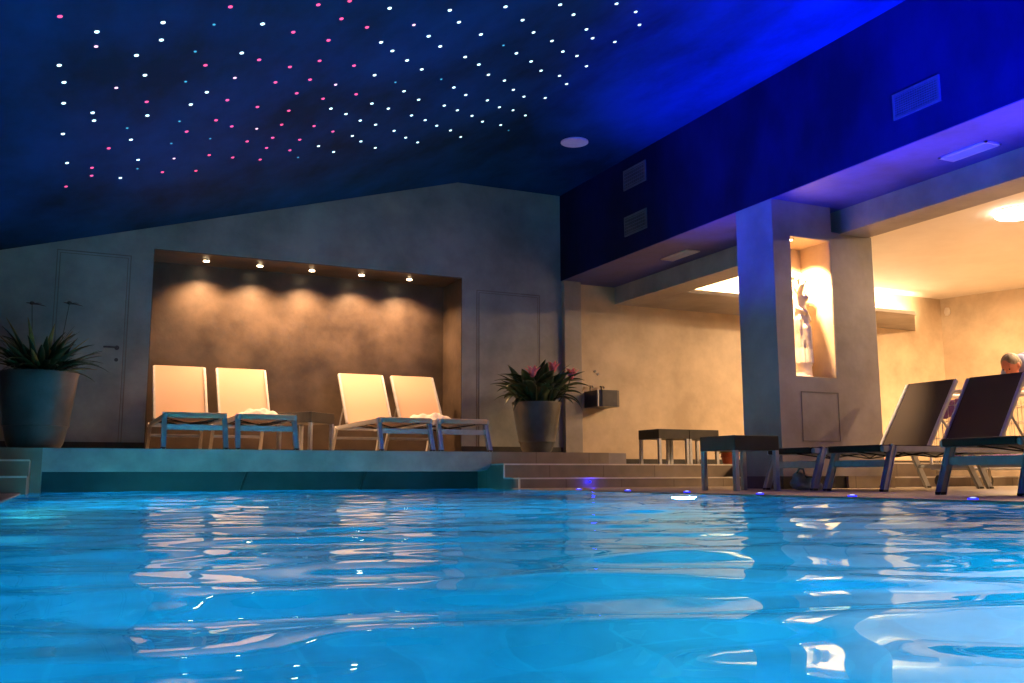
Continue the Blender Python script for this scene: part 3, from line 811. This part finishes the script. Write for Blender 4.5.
# ------------------------------------------------------------------ shoes, red bundle
t = thing('bag', 'pale blue grey crumpled bag lying under the lounger by the column', 'bag', (5.22, 5.66, DECK))
bm = bmn()
for x, y, z, q in ((-.05, .03, .05, .06), (-.035, .03, .10, .05), (-.06, .0, .035, .05), (.05, -.03, .035, .05), (.08, -.05, .03, .042), (.03, -.02, .06, .045), (-.01, .02, .05, .05), (.0, -.03, .028, .045)):
    ball(bm, (x, y, z), q, (1, 1, .8), seg=12)
o = obj('pouch', bm, 'shoe', t); fuse(o, .009, 2)
bm = bmn(); tube(bm, [(-.06, .02, .13), (-.05, .0, .165), (-.02, -.01, .16), (.0, .0, .11), (.05, -.03, .08)], .007, 8); obj('strap', bm, 'shoe_in', t, 60)
bm = bmn()
for k in range(7):
    a = k * .9
    tube(bm, [(.04 + .065 * math.cos(a), -.035 + .06 * math.sin(a), .02), (.05 + .04 * math.cos(a + .5), -.035 + .035 * math.sin(a + .5), .07), (.05, -.03, .085)], .004, 6)
obj('netting', bm, 'shoe_sole', t, 60)
o = towel('cloth', '', (7.35, 6.95, S2), .14, .10, .085, 9)
o.data.materials.clear(); o.data.materials.append(M['red']); del o['group']
tag(o, 'bright red cloth bundle on the loggia floor at the top step', 'cloth')

# ------------------------------------------------------------------ laundry cart
t = thing('laundry_cart', 'wire mesh laundry cart with purple bag standing behind the loungers', 'cart', (7.90, 6.05, DECK))
x0, x1, y0, y1 = -.52, .34, -.26, .26
bm = bmn()
for a, b_ in (((x0, y0), (x1, y0)), ((x1, y0), (x1, y1)), ((x1, y1), (x0, y1)), ((x0, y1), (x0, y0))):
    tube(bm, [(*a, .17), (*b_, .17)], .014, 8)
for y in (-.1, .1): tube(bm, [(x0, y, .17), (x1, y, .17)], .010, 8)
obj('base_frame', bm, 'alu', t, 60)
for x in (x0, x1):
    for y in (y0, y1):
        bm = bmn(); tube(bm, [(x, y, .17), (x, y, .86)], .013, 8); obj('post', bm, 'white_metal', t, 60)
for xx in (x0 + .09, x1 - .09):
    for y in (y0, y1):
        bm = bmn(); box(bm, xx - .02, xx + .02, y - .016, y - .010, .045, .165); box(bm, xx - .02, xx + .02, y + .010, y + .016, .045, .165); disc(bm, (xx, y, .162), .022, .016)
        fk = obj('caster', bm, 'chrome', t, 40)
        bm = bmn(); disc(bm, (xx, y, .055), .055, .018, 28, 'y'); wh = obj('wheel', bm, 'rubber', fk, 40)
for nm, (ax, ay), (bx, by) in (('mesh_panel', (x0, y0), (x1, y0)), ('mesh_panel', (x0, y1), (x1, y1)), ('mesh_panel', (x0, y0), (x0, y1)), ('mesh_panel', (x1, y0), (x1, y1))):
    bm = bmn(); n = 14 if ax != bx else 7
    for i in range(1, n): 
        u = i / n; tube(bm, [(ax + (bx - ax) * u, ay + (by - ay) * u, .18), (ax + (bx - ax) * u, ay + (by - ay) * u, .80)], .0028, 5)
    for z in (.30, .45, .60, .75): tube(bm, [(ax, ay, z), (bx, by, z)], .0032, 5)
    obj(nm, bm, 'alu', t, 60)
bm = bmn()
for a, b_ in (((x0, y0), (x1, y0)), ((x1, y0), (x1, y1)), ((x1, y1), (x0, y1)), ((x0, y1), (x0, y0))):
    tube(bm, [(*a, .87), (*b_, .87)], .018, 10)
obj('top_rail', bm, 'white_metal', t, 60)
bm = bmn()
for i in range(8):
    ball(bm, (x0 + .10 + .03 * (i % 3), -.20 + .055 * i, .74 - .02 * (i % 2)), .075, (.9, .9, 1.2), seg=12)
limb(bm, [(x0 + .05, -.2, .72), (x0 + .06, -.21, .50), (x0 + .08, -.2, .30)], [.05, .04, .03])
for i in range(10): ball(bm, (x0 + .15 + .09 * i, .05 * math.sin(i * 2.), .27), .10, (1, 1.3, .6), seg=12)
b = obj('laundry_bag', bm, 'purple', t); fuse(b, .02, 5)

# ------------------------------------------------------------------ the man bending over the cart
t = thing('person', 'grey haired man in pale blue shirt bending forward behind the right loungers', 'person', (8.80, 6.10, DECK), PI / 2)
# local: +y is where he faces; rotz = 90 degrees turns that to -x
bm = bmn()
HP = Vector((0, -.10, .90)); CH = Vector((0, .24, 1.16)); NK = Vector((0, .36, 1.20)); HD = Vector((0, .475, 1.17))
limb(bm, [HP, HP.lerp(CH, .5), CH, Vector((0, .31, 1.175))], [.135, .128, .145, .085], 16)
for s in (-1, 1):
    limb(bm, [(s * .09, -.10, .88), (s * .10, .0, .49), (s * .10, -.05, .09)], [.092, .06, .042])
    limb(bm, [(s * .10, -.06, .05), (s * .10, .06, .035), (s * .105, .14, .03)], [.042, .036, .028])
    limb(bm, [(s * .16, .27, 1.15), (s * .205, .32, .91), (s * .15, .46, .90)], [.055, .042, .030])
    limb(bm, [(s * .15, .46, .90), (s * .148, .50, .915)], [.028, .026])
    ball(bm, (s * .147, .52, .915), .03, (1.25, 1.3, .55))
    for q, (dx, L) in enumerate(((-.030, .062), (-.010, .072), (.011, .068), (.031, .054))):
        p0 = Vector((s * .147 + dx, .548, .915))
        limb(bm, [p0, p0 + Vector((0, L * .55, -.008)), p0 + Vector((0, L * .75, -.038))], [.0095, .009, .0075], 8)
    limb(bm, [(s * .147 - s * .030, .51, .91), (s * .147 - s * .052, .535, .895), (s * .147 - s * .055, .565, .882)], [.011, .010, .008], 8)
limb(bm, [CH.lerp(NK, .5), NK, HD], [.075, .056, .06])
tl = Matrix.Rotation(math.radians(-38), 4, 'X')       # head tipped forward: face looks ahead and down
hb = lambda x, y, z: HD + (tl @ Vector((x, y, z, 0))).to_3d()
ball(bm, HD + (tl @ Vector((0, 0, .02, 0))).to_3d(), .092, (.82, 1.02, 1.08), tl, 24)
ball(bm, hb(0, .030, -.055), .062, (.85, .9, .9), tl)
ball(bm, hb(0, .095, -.012), .016, (.9, 1.2, 1.5), tl); ball(bm, hb(0, .088, -.062), .017, (1.5, .6, .5), tl); ball(bm, hb(0, .075, -.098), .022, (1.1, .8, .8), tl)
for s in (-1, 1):
    ball(bm, hb(s * .078, -.005, -.005), .026, (.35, .7, 1.15), tl); ball(bm, hb(s * .032, .080, .036), .016, (1.5, .5, .5), tl)
body = obj('body', bm, 'skin', t); fuse(body, .008, 3)
for s in (-1, 1):
    bm = bmn(); ball(bm, hb(s * .031, .084, .014), .008); obj('eye', bm, 'eye', body, 180)
bm = bmn()
ball(bm, hb(0, -.012, .042), .092, (.88, 1.02, .90), tl, 24)
ball(bm, hb(0, -.050, .0), .078, (.93, .75, 1.0), tl, 20)
o = obj('hair', bm, 'hair', body); fuse(o, .007, 2)
bm = bmn()
limb(bm, [HP + Vector((0, .0, .0)), HP.lerp(CH, .5), CH, Vector((0, .355, 1.21))], [.150, .143, .160, .082], 18)
for s in (-1, 1): limb(bm, [(s * .16, .27, 1.15), (s * .195, .33, .98), (s * .205, .35, .91)], [.085, .068, .060])
o = obj('shirt', bm, 'shirt', body); fuse(o, .010, 3)
bm = bmn()
ball(bm, (0, -.11, .87), .15, (1.05, .95, .95))
for s in (-1, 1): limb(bm, [(s * .09, -.10, .86), (s * .10, .0, .49), (s * .10, -.05, .08)], [.112, .080, .062])
o = obj('trousers', bm, 'trousers', body); fuse(o, .012, 3)
for s in (-1, 1):
    bm = bmn(); limb(bm, [(s * .10, -.08, .045), (s * .10, .05, .045), (s * .105, .15, .036)], [.050, .048, .036]); box(bm, s * .10 - .045, s * .10 + .045, -.12, .17, 0, .02, .006)
    o = obj('shoe', bm, 'rubber', body); fuse(o, .008, 2)

# ------------------------------------------------------------------ light
w = bpy.data.worlds.new('world'); bpy.context.scene.world = w; w.use_nodes = True
w.node_tree.nodes['Background'].inputs[0].default_value = (.02, .05, .09, 1)
w.node_tree.nodes['Background'].inputs[1].default_value = .05
# underwater lamps on the pool walls
for loc, aim, e in (((3.70, 1.2, -.55), (1, 1.6, -1.0), 165), ((3.70, 5.2, -.55), (1, 5.0, -1.0), 100), ((3.70, -2, -.55), (1, -1.5, -1), 60),
                    ((-.2, 7.2, -.55), (2, 7, -1.0), 72), ((-.2, 3.2, -.55), (2, 3.4, -1.1), 12)):
    light('pool_lamp', 'AREA', loc, e, (.12, .86, .95), None, aim, shape='DISK', size=.3)
# further ceiling lamps of the loggia, along the ceiling to the right of the ring lamp
for x, y, e in ((9.7, 3.2, 170), (9.6, 5.4, 260), (10.9, 7.0, 520)):
    light('loggia_lamp', 'AREA', (x, y, ZTRAY - .12), e, (1, .62, .31), None, (x, y, 0), shape='DISK', size=.5)
# blue floodlights low at the pool's near end: one washes the flat ceiling, one the bulkhead and the column top
light('blue_flood', 'SPOT', (3.7, .2, .35), 11000, (.003, .005, 1), None, (4.9, 4.2, 3.7), spot_size=math.radians(44), spot_blend=1, shadow_soft_size=.1)
light('blue_flood', 'SPOT', (-2.0, 6.7, .47), 220, (.006, .01, 1), None, (5.43, 5.3, 3.15), spot_size=math.radians(40), spot_blend=1, shadow_soft_size=.1)

sc = bpy.context.scene
sc.view_settings.view_transform = 'Standard'; sc.view_settings.look = 'None'
sc.view_settings.gamma = 1; sc.view_settings.exposure = 0; sc.view_settings.use_curve_mapping = False
sc.cycles.max_bounces = 10; sc.cycles.transmission_bounces = 8; sc.cycles.diffuse_bounces = 4; sc.cycles.glossy_bounces = 5
sc.cycles.sample_clamp_indirect = 6
sc.cycles.use_denoising = True
